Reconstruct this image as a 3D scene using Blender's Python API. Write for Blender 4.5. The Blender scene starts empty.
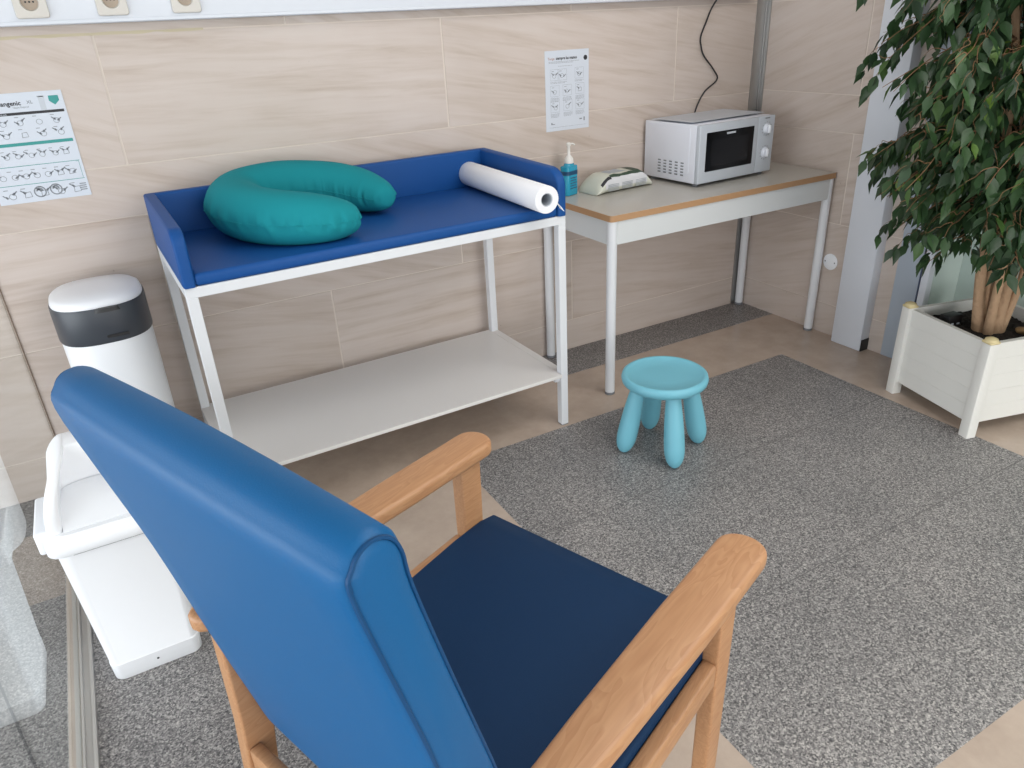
import bpy, bmesh, math, random
from mathutils import Vector, Matrix, noise
SC = bpy.context.scene
COL = SC.collection
PI = math.pi
random.seed(7)

# ------------------------------------------------------------------ materials
def nt(name):
    m = bpy.data.materials.new(name); m.use_nodes = True
    t = m.node_tree; b = t.nodes['Principled BSDF']
    return m, t, b
def simple(name, col, rough=.5, metal=0., spec=.5, coat=0., bump=0., bscale=200., bd=.002):
    m, t, b = nt(name)
    b.inputs['Base Color'].default_value = (*col, 1); b.inputs['Roughness'].default_value = rough
    b.inputs['Metallic'].default_value = metal; b.inputs['Specular IOR Level'].default_value = spec
    if coat: b.inputs['Coat Weight'].default_value = coat; b.inputs['Coat Roughness'].default_value = .15
    if bump:
        co = t.nodes.new('ShaderNodeTexCoord'); n = t.nodes.new('ShaderNodeTexNoise'); n.inputs['Scale'].default_value = bscale
        n.inputs['Detail'].default_value = 4
        bp = t.nodes.new('ShaderNodeBump'); bp.inputs['Strength'].default_value = bump; bp.inputs['Distance'].default_value = bd
        t.links.new(co.outputs['Object'], n.inputs['Vector']); t.links.new(n.outputs['Fac'], bp.inputs['Height']); t.links.new(bp.outputs['Normal'], b.inputs['Normal'])
    return m
def s2l(r, g, b):
    f = lambda c: (c/255/12.92) if c/255 <= .04045 else ((c/255+.055)/1.055)**2.4
    return (f(r), f(g), f(b))
def ramp(t, stops, interp='LINEAR'):
    r = t.nodes.new('ShaderNodeValToRGB'); r.color_ramp.interpolation = interp
    e = r.color_ramp.elements
    while len(e) < len(stops): e.new(.5)
    for i, (p, c) in enumerate(stops): e[i].position = p; e[i].color = (*c, 1)
    return r
def travertine(name, axis):
    m, t, b = nt(name); L = t.links.new
    co = t.nodes.new('ShaderNodeTexCoord'); g = t.nodes.new('ShaderNodeNewGeometry')
    sc = t.nodes.new('ShaderNodeVectorMath'); sc.operation = 'SCALE'; sc.inputs[0].default_value = (13, 7, 5)
    L(g.outputs['Random Per Island'], sc.inputs['Scale'])
    ad = t.nodes.new('ShaderNodeVectorMath'); ad.operation = 'ADD'; L(co.outputs['Object'], ad.inputs[0]); L(sc.outputs[0], ad.inputs[1])
    mp = t.nodes.new('ShaderNodeMapping')
    vr = t.nodes.new('ShaderNodeVectorRotate'); vr.rotation_type = 'Y_AXIS' if axis == 'x' else 'X_AXIS'
    mr = t.nodes.new('ShaderNodeMapRange'); L(g.outputs['Random Per Island'], mr.inputs[0])
    mr.inputs[3].default_value = math.radians(-24 if axis == 'x' else 24); mr.inputs[4].default_value = math.radians(2 if axis == 'x' else 14)
    L(ad.outputs[0], vr.inputs['Vector']); L(mr.outputs[0], vr.inputs['Angle'])
    mp.inputs['Scale'].default_value = (1.1, 1, 15) if axis == 'x' else (1, 1.1, 15)
    L(vr.outputs[0], mp.inputs['Vector'])
    n1 = t.nodes.new('ShaderNodeTexNoise'); n1.inputs['Scale'].default_value = 1.9; n1.inputs['Detail'].default_value = 7; n1.inputs['Roughness'].default_value = .62; n1.inputs['Distortion'].default_value = .35
    L(mp.outputs[0], n1.inputs['Vector'])
    r1 = ramp(t, [(.25, s2l(181, 164, 153)), (.40, s2l(194, 180, 170)), (.52, s2l(201, 188, 180)), (.75, s2l(206, 195, 188))])
    L(n1.outputs['Fac'], r1.inputs[0])
    n2 = t.nodes.new('ShaderNodeTexNoise'); n2.inputs['Scale'].default_value = 2.2; n2.inputs['Detail'].default_value = 3; L(ad.outputs[0], n2.inputs['Vector'])
    r2 = ramp(t, [(.35, (.94, .93, .915)), (.65, (1.02, 1.02, 1.02))]); L(n2.outputs['Fac'], r2.inputs[0])
    mx = t.nodes.new('ShaderNodeMix'); mx.data_type = 'RGBA'; mx.blend_type = 'MULTIPLY'; mx.inputs[0].default_value = 1
    L(r1.outputs[0], mx.inputs[6]); L(r2.outputs[0], mx.inputs[7])
    # sparse dark pits
    v = t.nodes.new('ShaderNodeTexVoronoi'); v.inputs['Scale'].default_value = 9; L(ad.outputs[0], v.inputs['Vector'])
    r3 = ramp(t, [(.0, (.45, .42, .4)), (.035, (1, 1, 1))]); L(v.outputs['Distance'], r3.inputs[0])
    mx2 = t.nodes.new('ShaderNodeMix'); mx2.data_type = 'RGBA'; mx2.blend_type = 'MULTIPLY'; mx2.inputs[0].default_value = .7
    L(mx.outputs[2], mx2.inputs[6]); L(r3.outputs[0], mx2.inputs[7]); L(mx2.outputs[2], b.inputs['Base Color'])
    b.inputs['Roughness'].default_value = .42; b.inputs['Specular IOR Level'].default_value = .35
    return m
def granite(name):
    m, t, b = nt(name); L = t.links.new
    co = t.nodes.new('ShaderNodeTexCoord')
    v = t.nodes.new('ShaderNodeTexVoronoi'); v.inputs['Scale'].default_value = 290; L(co.outputs['Object'], v.inputs['Vector'])
    sp = t.nodes.new('ShaderNodeSeparateColor'); L(v.outputs['Color'], sp.inputs[0])
    n = t.nodes.new('ShaderNodeTexNoise'); n.inputs['Scale'].default_value = 130; n.inputs['Detail'].default_value = 5; L(co.outputs['Object'], n.inputs['Vector'])
    mx = t.nodes.new('ShaderNodeMix'); mx.inputs[0].default_value = .55; L(sp.outputs[0], mx.inputs[2]); L(n.outputs['Fac'], mx.inputs[3])
    r = ramp(t, [(.2, s2l(52, 52, 55)), (.36, s2l(98, 96, 97)), (.52, s2l(130, 128, 128)), (.66, s2l(160, 157, 155)), (.8, s2l(196, 192, 188))])
    L(mx.outputs[0], r.inputs[0])
    n2 = t.nodes.new('ShaderNodeTexNoise'); n2.inputs['Scale'].default_value = 3; L(co.outputs['Object'], n2.inputs['Vector'])
    r2 = ramp(t, [(.35, (.9, .9, .9)), (.7, (1.05, 1.04, 1.03))]); L(n2.outputs['Fac'], r2.inputs[0])
    m2 = t.nodes.new('ShaderNodeMix'); m2.data_type = 'RGBA'; m2.blend_type = 'MULTIPLY'; m2.inputs[0].default_value = 1
    L(r.outputs[0], m2.inputs[6]); L(r2.outputs[0], m2.inputs[7]); L(m2.outputs[2], b.inputs['Base Color'])
    b.inputs['Roughness'].default_value = .42
    return m
def stone_tan(name):
    m, t, b = nt(name); L = t.links.new
    co = t.nodes.new('ShaderNodeTexCoord')
    n = t.nodes.new('ShaderNodeTexNoise'); n.inputs['Scale'].default_value = 7; n.inputs['Detail'].default_value = 8; n.inputs['Roughness'].default_value = .65; L(co.outputs['Object'], n.inputs['Vector'])
    r = ramp(t, [(.3, s2l(172, 155, 141)), (.6, s2l(187, 170, 156)), (.8, s2l(196, 180, 167))]); L(n.outputs['Fac'], r.inputs[0])
    L(r.outputs[0], b.inputs['Base Color']); b.inputs['Roughness'].default_value = .2; b.inputs['Specular IOR Level'].default_value = .45
    return m
def wood(name, rot=0.):
    m, t, b = nt(name); L = t.links.new
    co = t.nodes.new('ShaderNodeTexCoord'); mp = t.nodes.new('ShaderNodeMapping'); mp.inputs['Scale'].default_value = (1.3, 9, 9); mp.inputs['Rotation'].default_value = (0, rot, 0)
    L(co.outputs['Object'], mp.inputs[0])
    n = t.nodes.new('ShaderNodeTexNoise'); n.inputs['Scale'].default_value = 3.2; n.inputs['Detail'].default_value = 2; n.inputs['Distortion'].default_value = .8; L(mp.outputs[0], n.inputs['Vector'])
    ml = t.nodes.new('ShaderNodeMath'); ml.operation = 'MULTIPLY'; ml.inputs[1].default_value = 9; L(n.outputs['Fac'], ml.inputs[0])
    fr = t.nodes.new('ShaderNodeMath'); fr.operation = 'FRACT'; L(ml.outputs[0], fr.inputs[0])
    r = ramp(t, [(0, s2l(178, 130, 92)), (.5, s2l(184, 137, 98)), (.92, s2l(188, 142, 103)), (1, s2l(175, 127, 89))]); L(fr.outputs[0], r.inputs[0])
    n3 = t.nodes.new('ShaderNodeTexNoise'); n3.inputs['Scale'].default_value = 60; mp2 = t.nodes.new('ShaderNodeMapping'); mp2.inputs['Scale'].default_value = (.25, 3, 3); mp2.inputs['Rotation'].default_value = (0, rot, 0)
    L(co.outputs['Object'], mp2.inputs[0]); L(mp2.outputs[0], n3.inputs['Vector'])
    r3 = ramp(t, [(.3, (.93, .91, .89)), (.6, (1.02, 1.02, 1.02))]); L(n3.outputs['Fac'], r3.inputs[0])
    mx = t.nodes.new('ShaderNodeMix'); mx.data_type = 'RGBA'; mx.blend_type = 'MULTIPLY'; mx.inputs[0].default_value = 1
    L(r.outputs[0], mx.inputs[6]); L(r3.outputs[0], mx.inputs[7]); L(mx.outputs[2], b.inputs['Base Color'])
    b.inputs['Roughness'].default_value = .42
    return m
def leafmat():
    m, t, b = nt('ficus_leaf'); L = t.links.new
    g = t.nodes.new('ShaderNodeNewGeometry')
    r = ramp(t, [(0, s2l(40, 61, 40)), (.5, s2l(56, 84, 52)), (.88, s2l(62, 90, 54)), (.985, s2l(80, 112, 56)), (1, s2l(120, 150, 64))]); L(g.outputs['Random Per Island'], r.inputs[0])
    L(r.outputs[0], b.inputs['Base Color']); b.inputs['Roughness'].default_value = .38
    b.inputs['Transmission Weight'].default_value = 0
    tr = t.nodes.new('ShaderNodeBsdfTranslucent'); L(r.outputs[0], tr.inputs[0])
    ms = t.nodes.new('ShaderNodeMixShader'); ms.inputs[0].default_value = .25
    out = t.nodes['Material Output']; L(b.outputs[0], ms.inputs[1]); L(tr.outputs[0], ms.inputs[2]); L(ms.outputs[0], out.inputs[0])
    return m
def glassmat(name, ior, tint, rough=0., base=None, basefac=.0):
    m = bpy.data.materials.new(name); m.use_nodes = True; t = m.node_tree; L = t.links.new
    t.nodes.remove(t.nodes['Principled BSDF']); out = t.nodes['Material Output']
    fr = t.nodes.new('ShaderNodeFresnel'); fr.inputs[0].default_value = ior
    tr = t.nodes.new('ShaderNodeBsdfTransparent'); tr.inputs[0].default_value = (*tint, 1)
    gl = t.nodes.new('ShaderNodeBsdfGlossy'); gl.inputs['Roughness'].default_value = rough; gl.inputs[0].default_value = (.97, 1, .99, 1)
    gm = t.nodes.new('ShaderNodeNewGeometry'); inv_ = t.nodes.new('ShaderNodeMath'); inv_.operation = 'SUBTRACT'; inv_.inputs[0].default_value = 1; L(gm.outputs['Backfacing'], inv_.inputs[1])
    mu = t.nodes.new('ShaderNodeMath'); mu.operation = 'MULTIPLY'; L(fr.outputs[0], mu.inputs[0]); L(inv_.outputs[0], mu.inputs[1])
    ms = t.nodes.new('ShaderNodeMixShader'); L(mu.outputs[0], ms.inputs[0]); L(gl.outputs[0], ms.inputs[2])
    if base:
        df = t.nodes.new('ShaderNodeBsdfDiffuse'); df.inputs[0].default_value = (*base, 1)
        m2 = t.nodes.new('ShaderNodeMixShader'); m2.inputs[0].default_value = basefac
        L(tr.outputs[0], m2.inputs[1]); L(df.outputs[0], m2.inputs[2]); L(m2.outputs[0], ms.inputs[1])
    else: L(tr.outputs[0], ms.inputs[1])
    L(ms.outputs[0], out.inputs[0])
    return m
M = dict(
    wall_x=travertine('travertine_back', 'x'), wall_y=travertine('travertine_side', 'y'),
    grout=simple('tile_grout', s2l(218, 207, 197), .8), granite=granite('speckled_granite'), tan=stone_tan('polished_beige_stone'),
    joint=simple('granite_joint', s2l(104, 102, 102), .7),
    vinyl=simple('blue_vinyl', (.004, .102, .275), .46, bump=.12, bscale=500, spec=.3),
    vinyl_pad=simple('blue_vinyl_pad', (.007, .072, .27), .5, spec=.25, bump=.1, bscale=400),
    vinyl_pipe=simple('blue_piping', (.005, .06, .17), .5, spec=.25), vinyl_dark=simple('navy_vinyl_piping', (.006, .04, .15), .5),
    vinyl_seat=simple('shaded_vinyl_seat', (.004, .028, .082), .6, bump=.15, bscale=600, spec=.2),  # blue vinyl like the back, with the seat's shade put into the colour
    steel=simple('white_painted_steel', s2l(222, 224, 228), .35), white=simple('white_laminate', s2l(222, 219, 216), .38),
    top=simple('grey_laminate_top', s2l(188, 184, 176), .22), beech_edge=simple('beech_edge_band', s2l(180, 140, 102), .45),
    apron=simple('white_apron', s2l(214, 217, 218), .4), dark=simple('black_plastic', (.012, .012, .013), .4),
    alu=simple('brushed_aluminium', (.42, .41, .40), .35, metal=.85, bump=.05), alu_track=simple('aluminium_track', (.50, .49, .47), .42, metal=.6),
    pvc=simple('white_pvc', s2l(216, 220, 228), .35), pvc_blue=simple('pale_blue_grey_frame', s2l(172, 182, 194), .35),
    socket=simple('cream_socket', s2l(210, 205, 198), .4), socket_in=simple('socket_recess', s2l(168, 152, 136), .5),
    teal=simple('teal_cotton', (.010, .245, .285), .85, spec=.2, bump=.12, bscale=900), paper=simple('white_paper', s2l(238, 238, 242), .85, spec=.2, bump=.1, bscale=300),
    card=simple('poster_paper', s2l(208, 214, 224), .45), ink=simple('dark_ink', (.03, .03, .035), .6), ink_grey=simple('grey_ink', (.22, .24, .26), .6), ink_light=simple('light_grey_ink', (.42, .45, .48), .6),
    ink_mid=simple('mid_grey_ink', (.24, .26, .29), .6), teal_ink=simple('teal_ink', s2l(62, 150, 146), .6), red_ink=simple('red_ink', (.42, .20, .15), .6),
    enamel=simple('white_enamel', s2l(226, 229, 238), .28), silver=simple('silver_white_plastic', s2l(192, 198, 206), .35), mwglass=simple('black_door_glass', (.005, .005, .006), .15, spec=.25),
    mwmesh=simple('dark_door_mesh', (.010, .010, .012), .25, spec=.3), vent=simple('vent_shadow_plastic', (.2, .21, .23), .6),
    binw=simple('white_plastic', s2l(240, 242, 246), .32), binflap=simple('white_satin_plastic', s2l(232, 234, 238), .35), bind=simple('charcoal_plastic', (.045, .052, .065), .35),
    gasket=simple('dark_blue_grey_gasket', s2l(70, 80, 104), .5), stool=simple('light_turquoise_plastic', s2l(114, 182, 200), .45), wood=wood('beech_wood'), wood_v=wood('beech_wood_upright', PI/2),
    plank=simple('white_painted_planks', s2l(226, 225, 220), .6), cream=simple('worn_cream_wood', s2l(214, 198, 152), .6, bump=.3, bscale=80),
    soil=simple('dark_soil', (.02, .015, .012), .95, bump=1., bscale=60), bark=simple('ficus_bark', s2l(178, 146, 116), .85, bump=.9, bscale=38, bd=.012),
    twig=simple('ficus_twig', s2l(128, 96, 66), .7), leaf=leafmat(), stone=simple('tan_pebble', s2l(140, 112, 76), .8, bump=.4, bscale=60),
    gel=simple('blue_gel', s2l(40, 152, 184), .25), gel_label=simple('dark_blue_label', s2l(24, 74, 110), .5), pump=simple('white_pump_plastic', s2l(232, 230, 226), .35),
    wipes=simple('wipes_foil', s2l(208, 210, 196), .4, bump=.2, bscale=40), wipes_label=simple('wipes_print', s2l(214, 215, 218), .45), green=simple('dark_green_print', s2l(52, 74, 58), .5),
    glass_left=glassmat('window_glass', 2.8, (.95, .965, .96)), glass_right=glassmat('frosted_green_glass', 1.45, (.62, .70, .67), .08, s2l(196, 210, 204), .9),
    ceil=simple('ceiling_paint', (.7, .7, .7), .9), sealant=simple('brown_sealant', s2l(120, 104, 90), .7), stain=simple('rust_stain', s2l(120, 92, 66), .9),
    yellow=simple('yellowed_adhesive', s2l(196, 184, 158), .7), cordm=simple('black_cable', (.012, .012, .014), .45),
)

# ------------------------------------------------------------------ mesh builder
class MB:
    def __init__(s): s.bm = bmesh.new(); s.mi = 0
    def _done(s, faces, mi=None):
        for f in faces: f.material_index = s.mi if mi is None else mi
    def box(s, a, b, bev=0, seg=2, mi=None, xf=None):
        a, b = Vector(a), Vector(b)
        t = bmesh.new(); bmesh.ops.create_cube(t, size=1)
        for v in t.verts: v.co = Vector(((a[i]+b[i])/2 + v.co[i]*(b[i]-a[i]) for i in range(3)))
        if bev: bmesh.ops.bevel(t, geom=t.edges[:], offset=bev, segments=seg, profile=.5, affect='EDGES')
        return s.merge(t, mi, xf)
    def merge(s, t, mi=None, xf=None):
        if xf is not None: bmesh.ops.transform(t, matrix=xf, verts=t.verts[:])
        bmesh.ops.recalc_face_normals(t, faces=t.faces[:])
        mp = {}
        for v in t.verts: mp[v] = s.bm.verts.new(v.co)
        nf = []
        for f in t.faces:
            try: g = s.bm.faces.new([mp[v] for v in f.verts]); nf.append(g)
            except ValueError: pass
        s._done(nf, mi); t.free()
        return [mp[k] for k in mp]
    def prism(s, pts, y0, y1, bev=0, seg=3, mi=None, xf=None, plane='xz'):
        """polygon pts in a plane extruded along the third axis"""
        t = bmesh.new()
        def P(p, y): return {'xz': (p[0], y, p[1]), 'xy': (p[0], p[1], y), 'yz': (y, p[0], p[1])}[plane]
        A = [t.verts.new(P(p, y0)) for p in pts]; B = [t.verts.new(P(p, y1)) for p in pts]
        n = len(pts); fa = t.faces.new(A); fb = t.faces.new(B[::-1])
        for i in range(n): t.faces.new((A[i], B[i], B[(i+1) % n], A[(i+1) % n]))
        if bev:
            bmesh.ops.recalc_face_normals(t, faces=t.faces[:])
            ed = [e for e in t.edges if (fa in e.link_faces) or (fb in e.link_faces)]
            bmesh.ops.bevel(t, geom=ed, offset=bev, segments=seg, profile=.5, affect='EDGES')
        return s.merge(t, mi, xf)
    def lathe(s, prof, c=(0, 0, 0), n=32, mi=None, xf=None, sx=1, sy=1, capb=True, capt=True):
        t = bmesh.new(); rings = []
        for r, z in prof: rings.append([t.verts.new((c[0]+sx*r*math.cos(2*PI*k/n), c[1]+sy*r*math.sin(2*PI*k/n), c[2]+z)) for k in range(n)])
        for a, b in zip(rings, rings[1:]):
            for k in range(n): t.faces.new((a[k], a[(k+1) % n], b[(k+1) % n], b[k]))
        if capb: t.faces.new(rings[0][::-1])
        if capt: t.faces.new(rings[-1])
        return s.merge(t, mi, xf)
    def loft(s, rings, mi=None, cap=True, xf=None):
        t = bmesh.new(); R = [[t.verts.new(p) for p in r] for r in rings]; n = len(R[0])
        for a, b in zip(R, R[1:]):
            for k in range(n): t.faces.new((a[k], a[(k+1) % n], b[(k+1) % n], b[k]))
        if cap: t.faces.new(R[0][::-1]); t.faces.new(R[-1])
        return s.merge(t, mi, xf)
    def tube(s, pts, r, n=10, mi=None, xf=None):
        pts = [Vector(p) for p in pts]; rr = r if isinstance(r, (list, tuple)) else [r]*len(pts)
        rings = []; up = Vector((0, 0, 1)); prev = None
        for i, p in enumerate(pts):
            d = (pts[min(i+1, len(pts)-1)]-pts[max(i-1, 0)]).normalized()
            if prev is None: x = d.orthogonal().normalized()
            else: x = (prev-d*prev.dot(d)).normalized()
            prev = x; y = d.cross(x)
            rings.append([p+rr[i]*(math.cos(2*PI*k/n)*x+math.sin(2*PI*k/n)*y) for k in range(n)])
        return s.loft(rings, mi, True, xf)
    def poly(s, pts, mi=None):
        vs = [s.bm.verts.new(p) for p in pts]; f = s.bm.faces.new(vs); s._done([f], mi)
    def build(s, name, mats, parent=None, smooth=35, **props):
        me = bpy.data.meshes.new(name); s.bm.to_mesh(me); s.bm.free()
        for m in (mats if isinstance(mats, (list, tuple)) else [mats]): me.materials.append(M[m])
        if smooth:
            for p in me.polygons: p.use_smooth = True
            me.set_sharp_from_angle(angle=math.radians(smooth))
        o = bpy.data.objects.new(name, me); COL.objects.link(o)
        if parent is not None: o.parent = parent
        for k, v in props.items(): o[k] = v
        return o
def smoothpath(pts, n=8):
    P = [Vector(p) for p in pts]; out = []
    for i in range(len(P)-1):
        p0, p1, p2, p3 = P[max(i-1, 0)], P[i], P[i+1], P[min(i+2, len(P)-1)]
        for k in range(n):
            t = k/n
            out.append(.5*((2*p1)+(-p0+p2)*t+(2*p0-5*p1+4*p2-p3)*t*t+(-p0+3*p1-3*p2+p3)*t**3))
    out.append(P[-1]); return out
def thing(name, label, cat, loc=(0, 0, 0), rz=0, group=None):
    o = bpy.data.objects.new(name, None); COL.objects.link(o); o.location = loc; o.rotation_euler = (0, 0, rz)
    o.empty_display_size = .1; o['label'] = label; o['category'] = cat
    if group: o['group'] = group
    return o
def rrect(w, d, r, n=6, cx=0, cy=0):
    out = []
    for (sx, sy, a0) in ((1, 1, 0), (-1, 1, 90), (-1, -1, 180), (1, -1, 270)):
        for k in range(n+1):
            a = math.radians(a0+90*k/n); out.append((cx+sx*(w/2-r)+r*math.cos(a), cy+sy*(d/2-r)+r*math.sin(a)))
    return out

# ------------------------------------------------------------------ room shell
XL, XR = -3.19, .05
def cells(mb, xs, ys, fn, z=0, th=.0):
    for i in range(len(xs)-1):
        for j in range(len(ys)-1):
            mb.poly([(xs[i], ys[j], z), (xs[i+1], ys[j], z), (xs[i+1], ys[j+1], z), (xs[i], ys[j+1], z)], fn((xs[i]+xs[i+1])/2, (ys[j]+ys[j+1])/2))
gx0, gx1, gy0, gy1 = -1.955, -.302, -2.235, -.62
def fl(x, y):
    J = .0016
    if y > -.24 and y < 0 and x > XL: return 1
    if gy0 < y < gy1 and (gx0 < x < gx1 or XL < x < -2.42):
        for yy in (-1.143, -1.69):
            if abs(y-yy) < J: return 2
        return 1
    if x > gx0 and x < gx1 and -4.2 < y < -2.58: return 1
    if x < -3.22: return 3 if (y > -1.9) else 1
    return 0
xs = sorted({-7., XL, -3.22, -2.42, gx0, gx1, XR, .35, 1.2})
ys = sorted({-7.5, -4.2, -2.58, gy0, gy1, -1.9, -.24, 0., .3, -1.6916, -1.6884, -1.1446, -1.1414})
mb = MB(); cells(mb, xs, ys, fl); mb.box((-7, -7.5, -.1), (1.2, .3, -.002), mi=0)
mb.build('floor', ['tan', 'granite', 'joint', 'granite'], smooth=0, kind='structure')

def tiled_wall(name, rows, u0, u1, axis, mat, flip=1, kind='structure', thick=.03):
    """rows: (z0,z1,[joint positions]) tiles as slabs 3 mm proud of a grout bed"""
    mb = MB(); g = .0022
    g2 = .0036
    def bx(ua, ub, z0, z1, t0, t1, mi):
        if axis == 'x': mb.box((ua, t0, z0), (ub, t1, z1), mi=mi)
        else: mb.box((t0, ua, z0), (t1, ub, z1), mi=mi)
    p = 0 if axis == 'x' else XR
    bx(u0, u1, 0, 2.72, p+.0022, p+.1, 1)
    for z0, z1, js in rows:
        e = [u0]+sorted(j for j in js if u0 < j < u1)+[u1]
        for a, b in zip(e, e[1:]): bx(a+g2, b-g2, z0+g, z1-g, p, p+thick, 0)
    return mb.build(name, [mat, 'grout'], smooth=0, kind=kind)
rowsx = [(-.002, .148, []), (.148, .528, [-2.157, -1.04]), (.528, .912, [-3.85, -2.716, -1.588, -.46]), (.912, 1.072, []), (1.072, 1.452, [-3.87, -2.738, -1.601, -.479]), (1.452, 1.83, [-2.164, -1.03]), (1.83, 2.21, [-2.74, -1.6]), (2.21, 2.72, [-2.16])]
tiled_wall('wall_back', rowsx, -5.6, XR, 'x', 'wall_x')
rowsy = [(-.002, .148, []), (.148, .53, []), (.53, .925, [-.56]), (.925, 1.08, []), (1.08, 1.455, [-.56]), (1.455, 1.84, []), (1.84, 2.72, [])]
tiled_wall('wall_right', rowsy, -.875, 0, 'y', 'wall_y')
mb = MB(); mb.box((XL, -7.5, 2.72), (.6, .1, 2.8)); mb.build('ceiling', 'ceil', smooth=0, kind='structure')
# corner profile on both walls
mb = MB(); mb.box((XR-.062, -.005, 0), (XR, -.0005, 2.72)); mb.box((XR-.005, -.03, 0), (XR-.0005, -.005, 2.72)); mb.box((XR-.013, -.014, 0), (XR-.005, -.005, 2.72), bev=.002)
mb.build('trim_1', 'alu', kind='structure')
# yellowed adhesive smear under the trunking
mb = MB(); up_ = []; lo_ = []
for k in range(60):
    xx = -3.16+k*.0125; a = noise.noise(Vector((xx*14, 0, 1))); b = noise.noise(Vector((xx*17, 5, 1)))
    up_.append((xx, -.0002, 1.4545+.004*a)); lo_.append((xx, -.0002, 1.4465-.005*b))
for k in range(59):
    mb.poly([lo_[k], lo_[k+1], up_[k+1], up_[k]])
mb.build('trim_2', 'yellow', kind='structure')
# white pilaster duct and door frame on the right
mb = MB(); mb.box((-.005, -.80, .0), (XR+.02, -.645, 2.72), bev=.006); mb.box((.0, -.8035, .0), (XR, -.8, .055), mi=1)
mb.build('trim_3', ['pvc', 'dark'], kind='structure')
door = MB(); door.box((.045, -.985, 0), (.27, -.872, 2.72), bev=.004)
door = door.build('door_1', 'pvc_blue', kind='structure')
mb = MB(); mb.box((.034, -.991, 0), (.06, -.9865, 2.72), bev=.001); mb.build('gasket', 'gasket', door)
mb = MB(); mb.box((.036, -1.022, 0), (.075, -.9925, 2.72), bev=.003); mb.box((.262, -7.5, 0), (.30, -1.0225, .06), bev=.002); mb.build('door_sash', 'pvc', door)
mb = MB(); mb.box((.0755, -1.012, .0), (.284, -1.004, 2.72)); mb.box((.276, -7.5, .0), (.284, -1.0125, 2.72)); mb.build('glass_pane', 'glass_right', door, smooth=0)

# glass wall on the left
win = MB(); win.box((-3.205, -7.5, 0), (-3.195, -.0, .004))
win.box((-3.189, -7.5, .0005), (-3.184, -.002, .014), bev=.001); win.box((-3.168, -7.5, .0005), (-3.160, -.002, .012), bev=.001); win.box((-3.19, -7.5, .0003), (-3.162, -.002, .005))
win = win.build('window_1', 'alu_track', kind='structure')
mb = MB(); mb.box((-3.1975, -2.6, .006), (-3.1895, -.006, 2.72)); mb.box((-3.1975, -7.5, .006), (-3.1895, -2.605, 2.72)); mb.build('glass_pane', 'glass_left', win, smooth=0)
mb = MB(); mb.box((-3.1893, -.004, 0.02), (-3.1855, -.0005, 2.72), bev=.001); mb.build('sealant_joint', 'sealant', win)
# dark line on the ground outside the glass
mb = MB(); mb.prism([(-3.402, -.80), (-3.396, -.80), (-3.262, -1.30), (-3.268, -1.30)], .0005, .003, plane='xy'); mb.build('trim_4', 'ink', smooth=0, kind='structure')

# ------------------------------------------------------------------ trunking and sockets
mb = MB(); mb.prism(rrect(.045, .14, .006, 3, -.0225, 1.5475), XL+.01, -.06, plane='yz')
mb.box((XL+.01, -.0485, 1.4795), (-.06, -.045, 1.489), bev=.001); mb.box((XL+.01, -.0485, 1.606), (-.06, -.045, 1.615), bev=.001)
trk = mb.build('cable_trunking', 'pvc', label='long white plastic cable trunking running along the tiled wall above the tables', category='trunking')
for i, (sx, lab) in enumerate([(-2.873, 'cream wall socket on the white trunking, the one nearest the glass wall'), (-2.668, 'cream wall socket between two others on the white trunking'), (-2.465, 'cream wall socket on the white trunking, the one furthest from the glass')]):
    s = thing('power_socket', lab, 'socket', (sx, -.0455, 1.4955), group='wall sockets on the trunking')
    # plate with a round opening
    mb = MB(); t = bmesh.new(); n = 40; q = rrect(.083, .083, .008, 9)
    def fr(y, r): return [t.verts.new((r*math.cos(2*PI*k/n+PI/4*0), y, .0415+r*math.sin(2*PI*k/n))) for k in range(n)]
    q2 = sorted(q, key=lambda p: math.atan2(p[1], p[0]) % (2*PI))
    def outer(y, sc=1): return [t.verts.new((p[0]*sc, y, .0415+p[1]*sc)) for p in q2]
    rings = [outer(0), outer(-.007), outer(-.0095, .96), fr(-.0095, .0235), fr(-.001, .0205)]
    for a, b in zip(rings, rings[1:]):
        for k in range(40): t.faces.new((a[k], a[(k+1) % 40], b[(k+1) % 40], b[k]))
    mb.merge(t); mb.box((-.035, -.0105, .004), (.035, -.0094, .0048)); mb.build('cover_plate', 'socket', s)
    mb = MB(); mb.lathe([(.0205, 0), (.0205, .0006)], n=32, xf=Matrix.Translation((0, -.0012, .0415)) @ Matrix.Rotation(PI/2, 4, 'X')); rc = mb.build('socket_recess', 'socket_in', s)
    mb = MB()
    for hx, hz in ((-.0095, 0), (.0095, 0), (0, .0)): mb.lathe([(.0026, 0), (.0026, .001)], n=12, xf=Matrix.Translation((hx, -.0015, .0415+hz)) @ Matrix.Rotation(PI/2, 4, 'X'))
    mb.build('pin_hole', 'dark', rc)

# ------------------------------------------------------------------ posters
def text(body, size, x, z, mat, parent, name='lettering', y=-.0021, bold=.0, sx=1.):
    c = bpy.data.curves.new(name, 'FONT'); c.body = body; c.size = size; c.offset = bold; c.resolution_u = 2
    o = bpy.data.objects.new(name, c); COL.objects.link(o); bpy.context.view_layer.update()
    me = bpy.data.meshes.new_from_object(o.evaluated_get(bpy.context.evaluated_depsgraph_get()))
    bpy.data.objects.remove(o); bpy.data.curves.remove(c)
    me.transform(Matrix.Translation((x, y, z)) @ Matrix.Rotation(PI/2, 4, 'X') @ Matrix.Diagonal((sx, 1, 1, 1)))
    me.materials.clear(); me.materials.append(M[mat])
    o = bpy.data.objects.new(name, me); COL.objects.link(o); o.parent = parent
    return o
YI = -.0019
def flat(mb, x0, z0, x1, z1, mi=None): mb.poly([(x0, YI, z0), (x1, YI, z0), (x1, YI, z1), (x0, YI, z1)], mi)
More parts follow.
